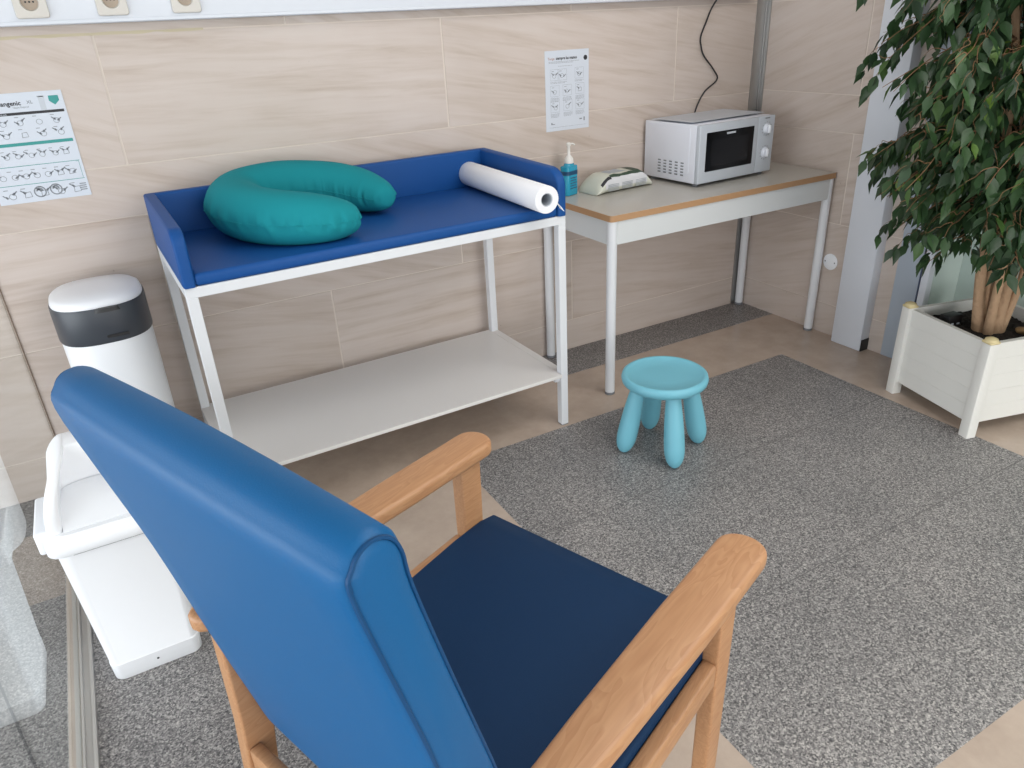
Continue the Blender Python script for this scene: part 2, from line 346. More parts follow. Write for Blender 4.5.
def ring(mb, cx, cz, r, w, n=16, a0=0, a1=2*PI, sx=1):
    for k in range(n):
        a, b = a0+(a1-a0)*k/n, a0+(a1-a0)*(k+1)/n
        mb.poly([(cx+sx*r*math.cos(a), YI, cz+r*math.sin(a)), (cx+sx*r*math.cos(b), YI, cz+r*math.sin(b)), (cx+sx*(r-w)*math.cos(b), YI, cz+(r-w)*math.sin(b)), (cx+sx*(r-w)*math.cos(a), YI, cz+(r-w)*math.sin(a))])
def stroke(mb, pts, w):
    for (x0, z0), (x1, z1) in zip(pts, pts[1:]):
        d = Vector((x1-x0, z1-z0)); n = Vector((-d.y, d.x)).normalized()*w/2
        mb.poly([(x0-n.x, YI, z0-n.y), (x1-n.x, YI, z1-n.y), (x1+n.x, YI, z1+n.y), (x0+n.x, YI, z0+n.y)])
def hands(mb, cx, cz, s, rnd):
    """tiny line drawing of two hands at a device"""
    for k in (-1, 1):
        if rnd.random() < .85:
            bx = cx+k*s*.33*rnd.uniform(.6, 1.2); bz = cz+s*rnd.uniform(-.1, .25)
            stroke(mb, [(bx+k*s*.18, bz+s*.14), (bx, bz), (bx-k*s*.12, bz-s*.16)], s*.09)
            for f in range(3): stroke(mb, [(bx, bz), (bx-k*s*(.1+.06*f), bz+s*(.05-.08*f))], s*.045)
    if rnd.random() < .7: ring(mb, cx+s*rnd.uniform(-.1, .1), cz-s*.1, s*.24, s*.035, 14, sx=1.1)
    else: stroke(mb, [(cx-s*.25, cz-s*.3), (cx-s*.2, cz+s*.1), (cx+s*.2, cz+s*.14), (cx+s*.25, cz-s*.26), (cx-s*.25, cz-s*.3)], s*.04)
    stroke(mb, [(cx-s*.42, cz+s*.42), (cx-s*.1, cz+s*.42)], s*.05)
# left instruction sheet (its outer corner continues out of the picture)
W, Hh = .247, .31
p = thing('instruction_poster', 'white sheet of nappy bin instructions with teal stripe and small line drawings', 'poster', (-3.108, -.0002, .997))
mb = MB(); mb.box((0, -.0015, 0), (W, 0, Hh)); mb.build('sheet', 'card', p, smooth=0)
text('Sangenic', .0175, .076, .276, 'ink', p, bold=.0004, sx=.98); text('XL', .0135, .150, .278, 'ink_grey', p); text('Nappy Disposal', .0065, .112, .268, 'ink_grey', p)
mb = MB(); flat(mb, .006, .2495, .2405, .2570); mb.build('header_band', 'ink', p, smooth=0)
text('How to use', .0065, .060, .2512, 'card', p, y=-.0023)
mb = MB(); flat(mb, .006, .1640, .2405, .173)
flat(mb, .006, .1065, .241, .108); flat(mb, .006, .0525, .241, .054); stroke(mb, [(.231, .105), (.238, .105), (.238, .055)], .001)
mb.build('teal_stripe', 'teal_ink', p, smooth=0)
mb = MB(); sh = [(.209, .296), (.235, .296), (.2355, .282), (.222, .270), (.2085, .282)]; mb.poly([(a, YI, b) for a, b in sh]); mb.build('shield_badge', 'teal_ink', p, smooth=0)
mb = MB(); flat(mb, .182, .258, .197, .296); flat(mb, .180, .294, .199, .298); mb.build('bin_drawing', 'silver', p, smooth=0)
mb = MB(); rnd = random.Random(11)
for (zz, x0, n, s) in ((.230, .028, 5, .032), (.196, .028, 5, .032), (.138, .024, 7, .030), (.080, .026, 7, .034), (.026, .034, 5, .038)):
    for k in range(n):
        xx = x0+k*(.225-x0-.012)/(n-1)
        if zz > .15 and k == 0: continue
        hands(mb, xx, zz, s, rnd)
for c in ((.112, .028), (.156, .030)):
    ring(mb, c[0], c[1], .017, .0035, 20); ring(mb, c[0], c[1]+.002, .010, .005, 16, 0, PI)
for k in range(4): flat(mb, .222, .018+.006*k, .24, .021+.006*k)
mb.build('line_drawing', 'ink_mid', p, smooth=0)
# hand washing sheet between the tables
p = thing('hygiene_poster', 'small white sheet with a bold heading and nine little hand care drawings', 'poster', (-1.160, -.0002, 1.008))
mb = MB(); mb.box((0, -.0015, 0), (.213, 0, .307)); mb.build('sheet', 'card', p, smooth=0)
text('Tenga', .0135, .013, .273, 'red_ink', p); text('siempre las manos', .0155, .052, .273, 'ink', p, bold=.0004, sx=.88)
mb = MB(); ring(mb, .196, .274, .0095, .0095, 18); mb.build('round_emblem', 'ink', p, smooth=0)
def lines(mb, x0, x1, z, n, dz, rnd, w=.0013):
    for k in range(n):
        xx = x0
        while xx < x1-.002:
            l = rnd.uniform(.004, .011); e = min(xx+l, x1 if k < n-1 else x0+(x1-x0)*.8)
            if e > xx: flat(mb, xx, z-k*dz-w, e, z-k*dz)
            xx += l+.0018
mb = MB(); rnd = random.Random(5)
lines(mb, .018, .165, .266, 2, .0045, rnd); lines(mb, .062, .15, .249, 1, .004, rnd, .001); flat(mb, .014, .0145, .2, .0152)
for (cx, cz) in ((.045, .216), (.082, .216), (.165, .218), (.045, .155), (.105, .156), (.168, .158), (.045, .094), (.108, .096), (.168, .098)):
    lines(mb, cx-.022, cx+.022, cz-.026, 2 if cz > .2 else 4, .0042, rnd, .0012)
    q = [(cx-.021, cz-.02), (cx+.021, cz-.02), (cx+.021, cz+.021), (cx-.021, cz+.021), (cx-.021, cz-.02)]; stroke(mb, q, .0006)
mb.build('small_print', 'ink_mid', p, smooth=0)
mb = MB()
for (cx, cz) in ((.045, .216), (.082, .216), (.165, .218), (.045, .155), (.105, .156), (.168, .158), (.045, .094), (.108, .096), (.168, .098)): hands(mb, cx, cz, .034, rnd)
flat(mb, .165, .036, .178, .041); flat(mb, .186, .030, .192, .045); flat(mb, .024, .026, .03, .034); flat(mb, .03, .026, .042, .029)
mb.build('line_drawing', 'ink_mid', p, smooth=0)

def join_children(p):
    """everything printed on a sheet belongs to the sheet's own mesh"""
    ch_ = [c for c in p.children]; base = next(c for c in ch_ if c.name.startswith('sheet'))
    bm = bmesh.new(); mats = []
    for c in [base]+[c for c in ch_ if c is not base]:
        off = len(mats); mats += list(c.data.materials); n0 = len(bm.faces); bm.from_mesh(c.data); bm.faces.ensure_lookup_table()
        for f in bm.faces[n0:]: f.material_index = 0+off
        if c is not base: bpy.data.objects.remove(c)
    bm.to_mesh(base.data); bm.free()
    for m in mats[1:]: base.data.materials.append(m)
for p in [o for o in COL.objects if o.name.endswith('_poster')]: join_children(p)

# ------------------------------------------------------------------ changing table
ct = thing('changing_table', 'blue padded changing table with raised sides on a white steel frame', 'changing table', (-2.708, -.632, 0), math.radians(1.1))
CW, CD, CH = 1.240, .565, .822
for (lx, ly) in ((.0, 0), (CW-.03, 0), (0, CD-.03), (CW-.03, CD-.03)):
    mb = MB(); mb.box((lx, ly, 0.004), (lx+.03, ly+.03, CH-.03), bev=.0015, seg=1); l = mb.build('leg', 'steel', ct)
    mb = MB(); mb.box((lx+.002, ly+.002, 0), (lx+.028, ly+.028, .005)); mb.build('foot_cap', 'vent', l)
mb = MB()
mb.box((0, 0, CH-.03), (CW, .03, CH), bev=.0015, seg=1); mb.box((0, CD-.03, CH-.03), (CW, CD, CH), bev=.0015, seg=1)
mb.box((0, .03, CH-.03), (.03, CD-.03, CH)); mb.box((CW-.03, .03, CH-.03), (CW, CD-.03, CH))
mb.box((.03, .012, .190), (.05, CD-.012, .2105)); mb.box((CW-.05, .012, .190), (CW-.03, CD-.012, .2105))
mb.build('top_frame', 'steel', ct)
mb = MB(); mb.box((.0305, -.006, .211), (CW-.0305, CD-.004, .224), bev=.001, seg=1); mb.box((.0, .031, .211), (.0305, CD-.031, .224)); mb.box((CW-.0305, .031, .211), (CW, CD-.031, .224)); mb.build('shelf', 'white', ct)
mb = MB(); mb.box((.030, -.004, CH), (CW-.034, CD-.036, CH+.036), bev=.012, seg=4); mb.build('padded_mat', 'vinyl_pad', ct, smooth=60)
mb = MB(); mb.box((-.002, CD-.037, CH+.0005), (CW, CD-.004, CH+.168), bev=.008, seg=4); mb.build('back_cushion', 'vinyl_pad', ct, smooth=60)
def sidep(x0, x1, h, r):
    pts = [(-.006, CH+.0005), (CD-.03, CH+.0005), (CD-.03, CH+.168)]
    for k in range(9):
        a = PI/2+k*PI/16; pts.append((-.006+r+r*math.cos(a)*1.0, CH+h-r*.85+r*.85*math.sin(a)))
    mb = MB(); mb.prism(pts, x0, x1, bev=.008, seg=4, plane='yz'); return mb.build('side_cushion', 'vinyl_pad', ct, smooth=60)
sidep(-.002, .033, .158, .05); sr = sidep(CW-.035, CW, .158, .07)
mb = MB(); mb.box((CW-.002, .010, CH+.055), (CW+.0015, .034, CH+.083)); mb.build('care_tag', 'paper', sr)

# nursing pillow
path = smoothpath([(-2.17, -.520, .915), (-2.23, -.525, .92), (-2.31, -.505, .926), (-2.395, -.45, .932), (-2.455, -.355, .938), (-2.470, -.245, .945), (-2.425, -.165, .956), (-2.30, -.135, .962), (-2.17, -.15, .952), (-2.08, -.205, .938), (-2.03, -.275, .925), (-2.005, -.345, .915)], 24)
N = len(path); rings = []; seam = []
prof = []
for i, pp in enumerate(path):
    d = (path[min(i+1, N-1)]-path[max(i-1, 0)]); d.z *= .3; d.normalize(); x = Vector((0, 0, 1)).cross(d).normalized(); y = Vector((0, 0, 1))
    u = i/(N-1); e = min(u, 1-u)/.24
    f = math.sqrt(max(0, 1-(1-min(1, e))**2)) if e < 1 else 1
    rh = .088*(.10+.90*f)*(1+.10*math.sin(PI*u)); rv = .074*(.12+.88*f)*(1+.18*math.sin(PI*u)**2)
    cz = pp.z
    ring_ = []
    for k in range(48):
        a = 2*PI*k/48
        c, s_ = math.cos(a), math.sin(a)
        rr = 1+.0
        q = pp+rh*c*x+rv*s_*y
        # gathers near the seam and the inner curve
        gather = math.exp(-((math.sin(a)-.0)/.35)**2)*(.35+.65*(1-f)+ .5*(c > 0))
        wv = noise.noise(Vector((u*46, a*.6, 3.1)))*.0105*gather+noise.noise(Vector((u*90, a*.6, 9)))*.005*gather
        q += (c*x+s_*y)*wv
        q.z = max(q.z, .8595+.0*wv)
        ring_.append(q)
    rings.append(ring_); seam.append(ring_[0] if False else ring_[24])
pil = thing('nursing_pillow', 'plump teal horseshoe nursing pillow lying on the blue changing mat', 'pillow', (0, 0, 0))
mb = MB(); mb.loft(rings); mb.build('cushion', 'teal', pil, smooth=80)
s2 = [r[0] for r in rings]
mb = MB(); mb.tube(seam[6:-6:4], .0014, 6); mb.tube(s2[6:-6:4], .0014, 6); mb.build('seam', 'teal', pil, smooth=80)

# paper roll
pr = thing('paper_roll', 'thick white roll of couch paper lying on the blue mat', 'paper roll', (-1.578, -.362, .9045), math.radians(88))
mb = MB(); RX = Matrix.Rotation(PI/2, 4, 'Y'); Lr = .645
mb.lathe([(.022, -Lr/2+.012), (.022, -Lr/2), (.0435, -Lr/2), (.0448, -Lr/2+.002), (.0448, Lr/2-.002), (.0435, Lr/2), (.022, Lr/2), (.022, Lr/2-.012)], n=48, xf=RX, capb=False, capt=False)
mb.build('paper', 'paper', pr)
mb = MB(); mb.lathe([(.0195, -Lr/2+.001), (.0222, -Lr/2+.001), (.0222, Lr/2-.001), (.0195, Lr/2-.001), (.0195, -Lr/2+.001)], n=32, xf=RX, capb=False, capt=False); mb.build('cardboard_core', 'silver', pr)
mb = MB()
prm = [(-.03, -.052), (-.026, -.057), (-.006, -.070), (.0, -.0795), (.002, -.098)]
ws = smoothpath([(-Lr/2+.03, -.0445, -.008), (-Lr/2+.015, -.050, -.022), (-Lr/2-.003, -.053, -.032), (-Lr/2-.010, -.055, -.039), (-Lr/2-.014, -.057, -.0425)], 5)
a = [w+Vector((0, -.0, .0)) for w in ws]; 
mb.loft([[w+Vector((0, -.0012, 0)), w+Vector((0, .0012, 0)), w+Vector((.022, .0012, .004)), w+Vector((.022, -.0012, .004))] for w in ws]); mb.build('loose_end', 'paper', pr)

# ------------------------------------------------------------------ white table
wt = thing('side_table', 'white table with beech edge and four round legs standing in the corner', 'table', (-1.203, -.512, 0), 0)
TW, TD, TH = 1.248, .507, .757
mb = MB(); mb.prism(rrect(TW, TD, .012, 4, TW/2, TD/2), TH-.0235, TH, plane='xy', bev=.0), 
tt = mb.build('tabletop', 'beech_edge', wt)
mb = MB(); mb.prism(rrect(TW-.004, TD-.004, .012, 4, TW/2, TD/2), TH-.001, TH+.0008, plane='xy'); mb.build('laminate_surface', 'top', tt)
mb = MB()
mb.box((.035, .006, TH-.115), (TW-.035, .022, TH-.024), bev=.001, seg=1); mb.box((.035, TD-.026, TH-.115), (TW-.035, TD-.010, TH-.024))
mb.box((.008, .035, TH-.115), (.022, TD-.035, TH-.024)); mb.box((TW-.022, .035, TH-.115), (TW-.008, TD-.035, TH-.024)); mb.build('apron', 'apron', wt)
for lx, ly in ((.0225, .0225), (TW-.0225, .0225), (.0225, TD-.0225), (TW-.0225, TD-.0225)):
    mb = MB(); mb.lathe([(.020, .012), (.020, TH-.0245)], c=(lx, ly, 0), n=28); l = mb.build('leg', 'steel', wt)
    mb = MB(); mb.lathe([(.018, 0), (.0205, .002), (.0205, .012)], c=(lx, ly, 0), n=24); mb.build('foot_cap', 'vent', l)

# microwave
ZT = .7582
mw = thing('microwave', 'white microwave oven with a black door window and two dials on the beech-edged table', 'microwave', (-.635, -.352, ZT), math.radians(3.0))
MW, MD, MH = .455, .335, .238
mb = MB(); mb.box((.0, .022, .013), (MW, MD, .013+MH), bev=.005, seg=3); body = mb.build('body', 'enamel', mw)
mb = MB()
for i in range(5):
    for j in range(5):
        y0 = .085+i*.035; z0 = .075-j*.0125+.0; mb.box((-.0024, y0, z0+.015), (-.0010, y0+.017, z0+.0205))
mb.build('side_vent', 'vent', body)
mb = MB(); mb.prism(rrect(.25, .19, .012, 5, .18, .145), -.0016, .0003, plane='yz', bev=.0012, seg=2); mb.build('side_panel', 'enamel', body)
mb = MB(); mb.box((.008, .06, .2578), (.45, .30, .2588)); 
mb.box((.0, .0, .014), (.350, .0225, .013+MH), bev=.004, seg=3); d = mb.build('door', 'silver', mw)
mb = MB(); mb.prism(rrect(.285, .158, .003, 2, .180, .140), -.0012, .0005); mb.build('door_glass', 'mwglass', d)
mb = MB(); mb.prism(rrect(.222, .106, .004, 2, .180, .134), -.0017, -.0010); mb.build('door_mesh', 'mwmesh', d)
mb = MB(); mb.box((.155, -.0022, .2025), (.208, -.0010, .2105), bev=.0005, seg=1); mb.build('badge', 'silver', d)
mb = MB(); mb.box((.352, .001, .014), (MW, .0225, .013+MH), bev=.004, seg=3); cp = mb.build('control_panel', 'silver', mw)
for kz in (.198, .098):
    mb = MB(); XF = Matrix.Translation((.405, .001, kz)) @ Matrix.Rotation(PI/2, 4, 'X')
    mb.lathe([(.022, 0), (.022, .003), (.018, .005), (.0175, .010), (.0165, .012)], n=32, xf=XF); k = mb.build('dial', 'enamel', cp)
    mb = MB(); mb.box((.4015, -.020, kz-.0165), (.4085, -.010, kz+.0165), bev=.002); mb.build('grip', 'binw', k)
    mb = MB()
    for q in range(12):
        a = q*PI/6; cx, cz = .405+.029*math.cos(a), kz+.029*math.sin(a); mb.box((cx-.0022, .0002, cz-.0012), (cx+.0022, .0012, cz+.0012))
    mb.build('dial_marks', 'vent', cp)
mb = MB(); mb.box((.39, .0002, .240), (.42, .0012, .245)); mb.build('panel_print', 'vent', cp)
for fx, fy in ((.03, .04), (.43, .04), (.03, .30), (.43, .30)):
    mb = MB(); mb.lathe([(.012, 0), (.011, .0135)], c=(fx, fy, 0), n=16); mb.build('foot', 'vent', mw)
mb = MB(); cp_ = [(-.40, -.033, .93), (-.39, -.016, .97), (-.365, -.010, .995), (-.345, -.010, 1.045), (-.305, -.010, 1.10), (-.235, -.010, 1.145), (-.262, -.010, 1.19), (-.325, -.010, 1.25), (-.345, -.010, 1.29), (-.350, -.010, 1.33), (-.322, -.010, 1.39), (-.305, -.012, 1.43), (-.302, -.028, 1.455), (-.300, -.044, 1.474)]
mb.tube(smoothpath(cp_, 6), .0035, 8); cd = mb.build('power_cord', 'cordm'); bpy.context.view_layer.update(); cd.parent = mw; cd.matrix_parent_inverse = mw.matrix_world.inverted()

# hand gel
ge = thing('hand_gel_bottle', 'blue pump bottle of hand gel on the white table beside the changing table', 'bottle', (-1.108, -.088, ZT), math.radians(20)); ge.scale = (1.2, 1.15, .96)
mb = MB(); mb.prism(rrect(.062, .04, .012, 5), 0.0, .125, plane='xy', bev=.004)
mb.lathe([(.026, .12), (.020, .134), (.013, .140)], n=24, sx=1.0, sy=.75); mb.build('bottle', 'gel', ge, smooth=50)
mb = MB(); mb.prism(rrect(.0632, .0412, .012, 5), .088, .105, plane='xy'); mb.build('label', 'gel_label', ge)
mb = MB(); mb.lathe([(.0165, .136), (.0165, .142), (.0155, .156), (.0055, .170), (.005, .205), (.0075, .208), (.0075, .219), (.004, .221)], n=20)
mb.tube(smoothpath([(0, 0, .214), (.016, -.004, .214), (.026, -.006, .208)], 5), .0035, 8); mb.build('pump', 'pump', ge, smooth=50)
for q, zz in enumerate((.062, .048, .036)):
    pass
mb = MB()
for q in range(5): mb.box((-.018, -.0212, .030+q*.011), (.018-.004*(q % 2), -.0198, .0335+q*.011))
mb.build('printed_lines', 'gel_label', ge)

# wipes pack
wp = thing('wipes_pack', 'soft pack of wet wipes with a dark green band lying on the table', 'wipes', (-.885, -.118, ZT), math.radians(5))
rings = []
LW = .32
for i in range(25):
    u = i/24; x = (u-.5)*LW; e = abs(u-.5)*2
    h = .072*(1-max(0, (e-.55)/.45)**1.7)+.003; w = .068*(1+.02*math.sin(u*20)) if e < .95 else .058
    r_ = []
    for k in range(28):
        a = 2*PI*k/28; c, s_ = math.cos(a), math.sin(a)
        px = math.copysign(abs(c)**.55, c)*w; pz = h/2+math.copysign(abs(s_)**.7, s_)*h/2
        r_.append(Vector((x+noise.noise(Vector((u*9, k*.4, 1)))*.004, px, max(.0004, pz+noise.noise(Vector((u*14, k*.5, 2)))*.0035*(s_ > 0)))))
    rings.append(r_)
mb = MB(); mb.loft(rings); pk = mb.build('pack', 'wipes', wp, smooth=70)
def skin(i0, i1, k0, k1, off, name, mat):
    t = MB(); G = []
    for i in range(i0, i1+1):
        row = []
        for k in range(k0, k1+1):
            c = sum((rings[i][q] for q in range(28)), Vector())/28; v = rings[i][k % 28]; dd = (v-c); dd.x = 0; dd.normalize(); row.append(t.bm.verts.new(v+dd*off))
        G.append(row)
    for a, b in zip(G, G[1:]):
        for k in range(len(a)-1): t.bm.faces.new((a[k], a[k+1], b[k+1], b[k]))
    return t.build(name, mat, pk, smooth=70)
skin(3, 21, 11, 15, .0007, 'side_print', 'wipes_label')
skin(6, 22, 9, 11, .0009, 'dark_band', 'green'); skin(2, 6, 10, 12, .0011, 'black_end', 'ink'); skin(16, 21, 5, 9, .0009, 'green_leaf_print', 'green'); skin(7, 14, 6, 8, .0009, 'top_print', 'ink_light')
mb = MB()
for q in range(3):
    for j in range(5):
        mb.box((-.105+q*.078, -.0705, .012+j*.006), (-.045+q*.078, -.0692, .0145+j*.006))
mb.build('small_print', 'ink_light', pk, smooth=0)

# round blanking plate on the side wall
mb = MB(); mb.lathe([(.038, 0), (.038, .003), (.035, .005)], n=36, xf=Matrix.Translation((XR-.0003, -.541, .352)) @ Matrix.Rotation(-PI/2, 4, 'Y'))
bp = mb.build('cover_plate', 'binw', label='round white blanking plate low on the side wall beside the table leg', category='wall plate')
for s_ in (-1, 1):
    mb = MB(); mb.lathe([(.0035, 0), (.003, .0012)], n=10, xf=Matrix.Translation((XR-.0055, -.541+s_*.026, .352)) @ Matrix.Rotation(-PI/2, 4, 'Y')); mb.build('screw', 'vent', bp)

# ------------------------------------------------------------------ stool
st = thing('childrens_stool', 'round light turquoise childrens stool with four bulging legs on the granite floor', 'stool', (-1.284, -.944, 0), math.radians(34)); st.scale = (1.06, 1.06, 1.045)
mb = MB(); mb.lathe([(.02, .250), (.10, .250), (.128, .253), (.139, .262), (.142, .274), (.139, .286), (.132, .291), (.125, .289), (.118, .284), (.06, .283), (.0, .283)][:-1]+[(.004, .283)], n=56); mb.build('seat', 'stool', st, smooth=60)
for k in range(4):
    a = k*PI/2+math.radians(35)
    top = Vector((.086*math.cos(a), .086*math.sin(a), .256)); bot = Vector((.136*math.cos(a), .136*math.sin(a), .0))
    mb = MB(); pts = []; rr = []
    for i in range(25):
        u = 1-(1-i/24)**1.6; p_ = top.lerp(bot+Vector((0, 0, .0)), u); pts.append(p_)
        r0 = .0225+.0115*math.sin(min(1, u/.72)*PI/2)
        if u > .72: r0 = .034*math.sqrt(max(.01, 1-((u-.72)/.281)**2.3))
        rr.append(r0)
    mb.tube(pts, rr, 20); l = mb.build('leg', 'stool', st, smooth=80)

# ------------------------------------------------------------------ tall bin
tb = thing('pedal_bin', 'tall white bin with a charcoal lid band standing against the tiled wall', 'bin', (-2.928, -.190, -.0), 0)
def oval(w, d, n=48, sq=2.6):
    out = []
    for k in range(n):
        a = 2*PI*k/n; c, s_ = math.cos(a), math.sin(a)
        out.append((math.copysign(abs(c)**(2/sq), c)*w/2, math.copysign(abs(s_)**(2/sq), s_)*d/2))
    return out
def stack(mb, levels, sq=2.6, dy=lambda z: 0):
    mb.loft([[Vector((x, y+dyy, z)) for x, y in oval(w, d, sq=sq)] for (w, d, z, dyy) in levels])
mb = MB(); stack(mb, [(.235, .27, 0, 0), (.242, .275, .01, 0), (.252, .285, .30, 0), (.258, .29, .620, 0)]); mb.build('body', 'binw', tb, smooth=60)
mb = MB(); stack(mb, [(.262, .294, .618, 0), (.266, .298, .622, 0), (.266, .298, .722, 0), (.262, .294, .728, 0)]); lb = mb.build('lid_band', 'bind', tb, smooth=60)
mb = MB(); mb.lathe([(.035, 0), (.030, .012)], n=24, sy=.25, xf=Matrix.Translation((.02, -.150, .717))); mb.build('thumb_notch', 'dark', lb)
mb = MB(); mb.box((.0, -.1508, .635), (.06, -.1485, .643)); mb.build('raised_logo', 'dark', lb)
mb = MB(); stack(mb, [(.256, .288, .727, 0), (.258, .290, .733, 0), (.252, .284, .744, 0), (.23, .262, .752, 0), (.12, .14, .757, 0)]); mb.build('lid_top', 'binw', tb, smooth=60)

# ------------------------------------------------------------------ swing bin
sb = thing('swing_lid_bin', 'white square bin with a domed swing lid standing beside the glass wall', 'bin', (-3.010, -.948, 0), 0)
def rr3(w, d, r, z, n=5, cy=0): return [Vector((x, y+cy, z)) for x, y in rrect(w, d, r, n)]
mb = MB(); mb.loft([rr3(.200, .225, .022, 0), rr3(.206, .23, .024, .004), rr3(.210, .236, .024, .052), rr3(.207, .233, .024, .054), rr3(.240, .262, .03, .405), rr3(.242, .264, .03, .41)]); mb.build('body', 'binw', sb, smooth=40)
mb = MB(); mb.lathe([(.003, 0), (.002, .001)], n=10, xf=Matrix.Translation((.0, -.1178, .03)) @ Matrix.Rotation(PI/2, 4, 'X')); mb.build('drain_hole', 'dark', sb)
mb = MB(); mb.box((-.085, -.1345, .4065), (.112, -.1300, .4115)); mb.build('lid_gap_shade', 'dark', sb)  # black strip painting the shade between rim and body
mb = MB(); mb.loft([rr3(.262, .284, .03, .412), rr3(.268, .290, .032, .416), rr3(.268, .290, .032, .436), rr3(.262, .284, .03, .441), rr3(.250, .272, .04, .445), rr3(.244, .266, .045, .460)]); rim = mb.build('lid_rim', 'binw', sb, smooth=50)
# hood: cheeks at both sides, a deep back and an open front closed by the swing flap
def hoodprof(yf, lowf):
    pts = [(yf, lowf)]
    for k in range(9):
        a = PI-PI/2*k/8; pts.append((.015+(.015-yf)*math.cos(a), .500+.105*math.sin(a)))
    for k in range(7):
        a = PI/2-PI/2*k/6; pts.append((.075+.045*math.cos(a), .555+.05*math.sin(a)))
    pts.append((.120, .455)); pts.append((yf, .455)); return pts
mb = MB()
for s_ in (-1, 1): mb.prism(hoodprof(-.118, .47), s_*.122, s_*.090, bev=.012, seg=4, plane='yz')
mb.prism(hoodprof(.0, .47), -.100, .100, bev=.0, plane='yz')
for v in mb.bm.verts: tt_ = max(0, (v.co.z-.462)/.14); v.co.x *= 1-.14*tt_-.34*tt_**3
mb.build('hood', 'binw', sb, smooth=60)
for s_ in (-1, 1):
    mb = MB(); mb.box((s_*.130-.022, -.085, .398), (s_*.130+.022, .085, .456), bev=.006, seg=3); mb.build('lid_clip', 'binw', sb)
rings = []
for j in range(11):
    u = j/10; y = -.118+u*.115; z = .462+.055*math.sin(u*PI*.5)
    rings.append([Vector((x, y, .462+(z-.462)*max(0, 1-abs(x/.092)**3.2*.3))) for x in [(-.0895+.179*k/16) for k in range(17)]]+[Vector((.0895-.179*k/16, y+.001, .455)) for k in range(17)])
mb = MB(); mb.loft(rings); mb.build('swing_flap', 'binflap', sb, smooth=60)

# ------------------------------------------------------------------ armchair
ch = thing('armchair', 'beech armchair with high blue vinyl back and blue seat in painted shade, seen from behind', 'armchair', (-2.19, -1.78, 0), math.radians(21))
AL = .293
def armpoly():
    pts = []; w = .0415
    tip = .035; rear = -.632
    for k in range(13):
        a = -PI/2+PI*k/12; pts.append((tip-.036+.036*math.cos(a), w*math.sin(a)))
    pts += [(-.20, w), (-.42, .036), (-.56, .030)]
    for k in range(7):
        a = PI/2+PI*k/6; pts.append((rear+.024+.024*math.cos(a), .024*math.sin(a)))
    pts += [(-.56, -.030), (-.42, -.036), (-.20, -w)]
    return pts
for s_ in (1, -1):
    mb = MB(); mb.prism(armpoly(), -.0155, .0155, bev=.009, seg=4, plane='xy', xf=Matrix.Translation((0, s_*AL, .6335))); mb.build('armrest', 'wood', ch, smooth=45)
    mb = MB(); mb.prism([(-.068, 0), (-.022, 0), (-.004, .6175), (-.064, .6175)], s_*(AL-.008)-.015, s_*(AL-.008)+.015, bev=.005, seg=3); mb.build('leg', 'wood_v', ch, smooth=45)
    mb = MB(); mb.prism([(-.640, 0), (-.595, 0), (-.552, .40), (-.550, .6175), (-.605, .6175), (-.610, .40)], s_*AL-.015, s_*AL+.015, bev=.005, seg=3); mb.build('leg', 'wood_v', ch, smooth=45)
    mb = MB(); mb.prism([(-.0665, .395), (-.0665, .442), (-.5505, .420), (-.5505, .373)], s_*(AL-.006)-.013, s_*(AL-.006)+.015, bev=.006, seg=3); mb.build('side_rail', 'wood', ch, smooth=45)
mb = MB(); mb.box((-.040, -AL+.024, .375), (-.022, AL-.024, .405), bev=.004); mb.build('front_rail', 'wood', ch)
mb = MB(); mb.box((-.612, -AL+.0155, .300), (-.588, AL-.0155, .345), bev=.005); mb.build('rear_rail', 'wood', ch)
# seat cushion
mb = MB(); mb.prism([(-.50, .350), (-.50, .422), (-.40, .436), (-.10, .462), (-.02, .463), (.020, .455), (.028, .440), (.028, .395), (.018, .380)], -.272, .272, bev=.008, seg=4)
mb.build('seat', 'vinyl_seat', ch, smooth=50)
# high back
def smooth_closed(pts, n=6):
    P = pts; L = len(P); out = []
    for i in range(L):
        p0, p1, p2, p3 = (Vector((*P[(i+j-1) % L], 0)) for j in range(4))
        for k in range(n):
            t = k/n; v = .5*((2*p1)+(-p0+p2)*t+(2*p0-5*p1+4*p2-p3)*t*t+(-p0+3*p1-3*p2+p3)*t**3); out.append((v.x, v.y))
    return out
bprof = [(-.712, 1.050), (-.706, 1.075), (-.693, 1.088), (-.675, 1.090), (-.658, 1.080), (-.648, 1.06), (-.642, 1.02), (-.613, .90), (-.572, .74), (-.532, .58), (-.492, .47), (-.472, .39), (-.488, .362), (-.545, .362), (-.570, .385), (-.592, .48), (-.625, .64), (-.660, .82), (-.690, .95)]
bp2 = smooth_closed(bprof, 4)
HW = .268
rings = []
cx = sum(p_[0] for p_ in bp2)/len(bp2); 
def inset(d):
    out = []; n = len(bp2)
    for i in range(n):
        a, b = Vector(bp2[i-1]), Vector(bp2[(i+1) % n]); tt_ = (b-a).normalized(); nn = Vector((tt_.y, -tt_.x))
        out.append((Vector(bp2[i])-nn*d*SGN))
    return out
SGN = 1
area = sum(bp2[i][0]*bp2[(i+1) % len(bp2)][1]-bp2[(i+1) % len(bp2)][0]*bp2[i][1] for i in range(len(bp2)))
SGN = 1 if area > 0 else -1
lev = [(-HW, .018), (-HW+.002, .010), (-HW+.006, .004), (-HW+.014, .0)] + [(-HW+.014+(2*HW-.028)*k/10, -.004*math.sin(PI*k/10)) for k in range(1, 10)] + [(HW-.014, 0), (HW-.006, .004), (HW-.002, .010), (HW, .018)]
for y, dd in lev: rings.append([Vector((q.x, y, q.y)) for q in inset(dd)])
mb = MB(); mb.loft(rings); bk = mb.build('backrest', 'vinyl', ch, smooth=50)
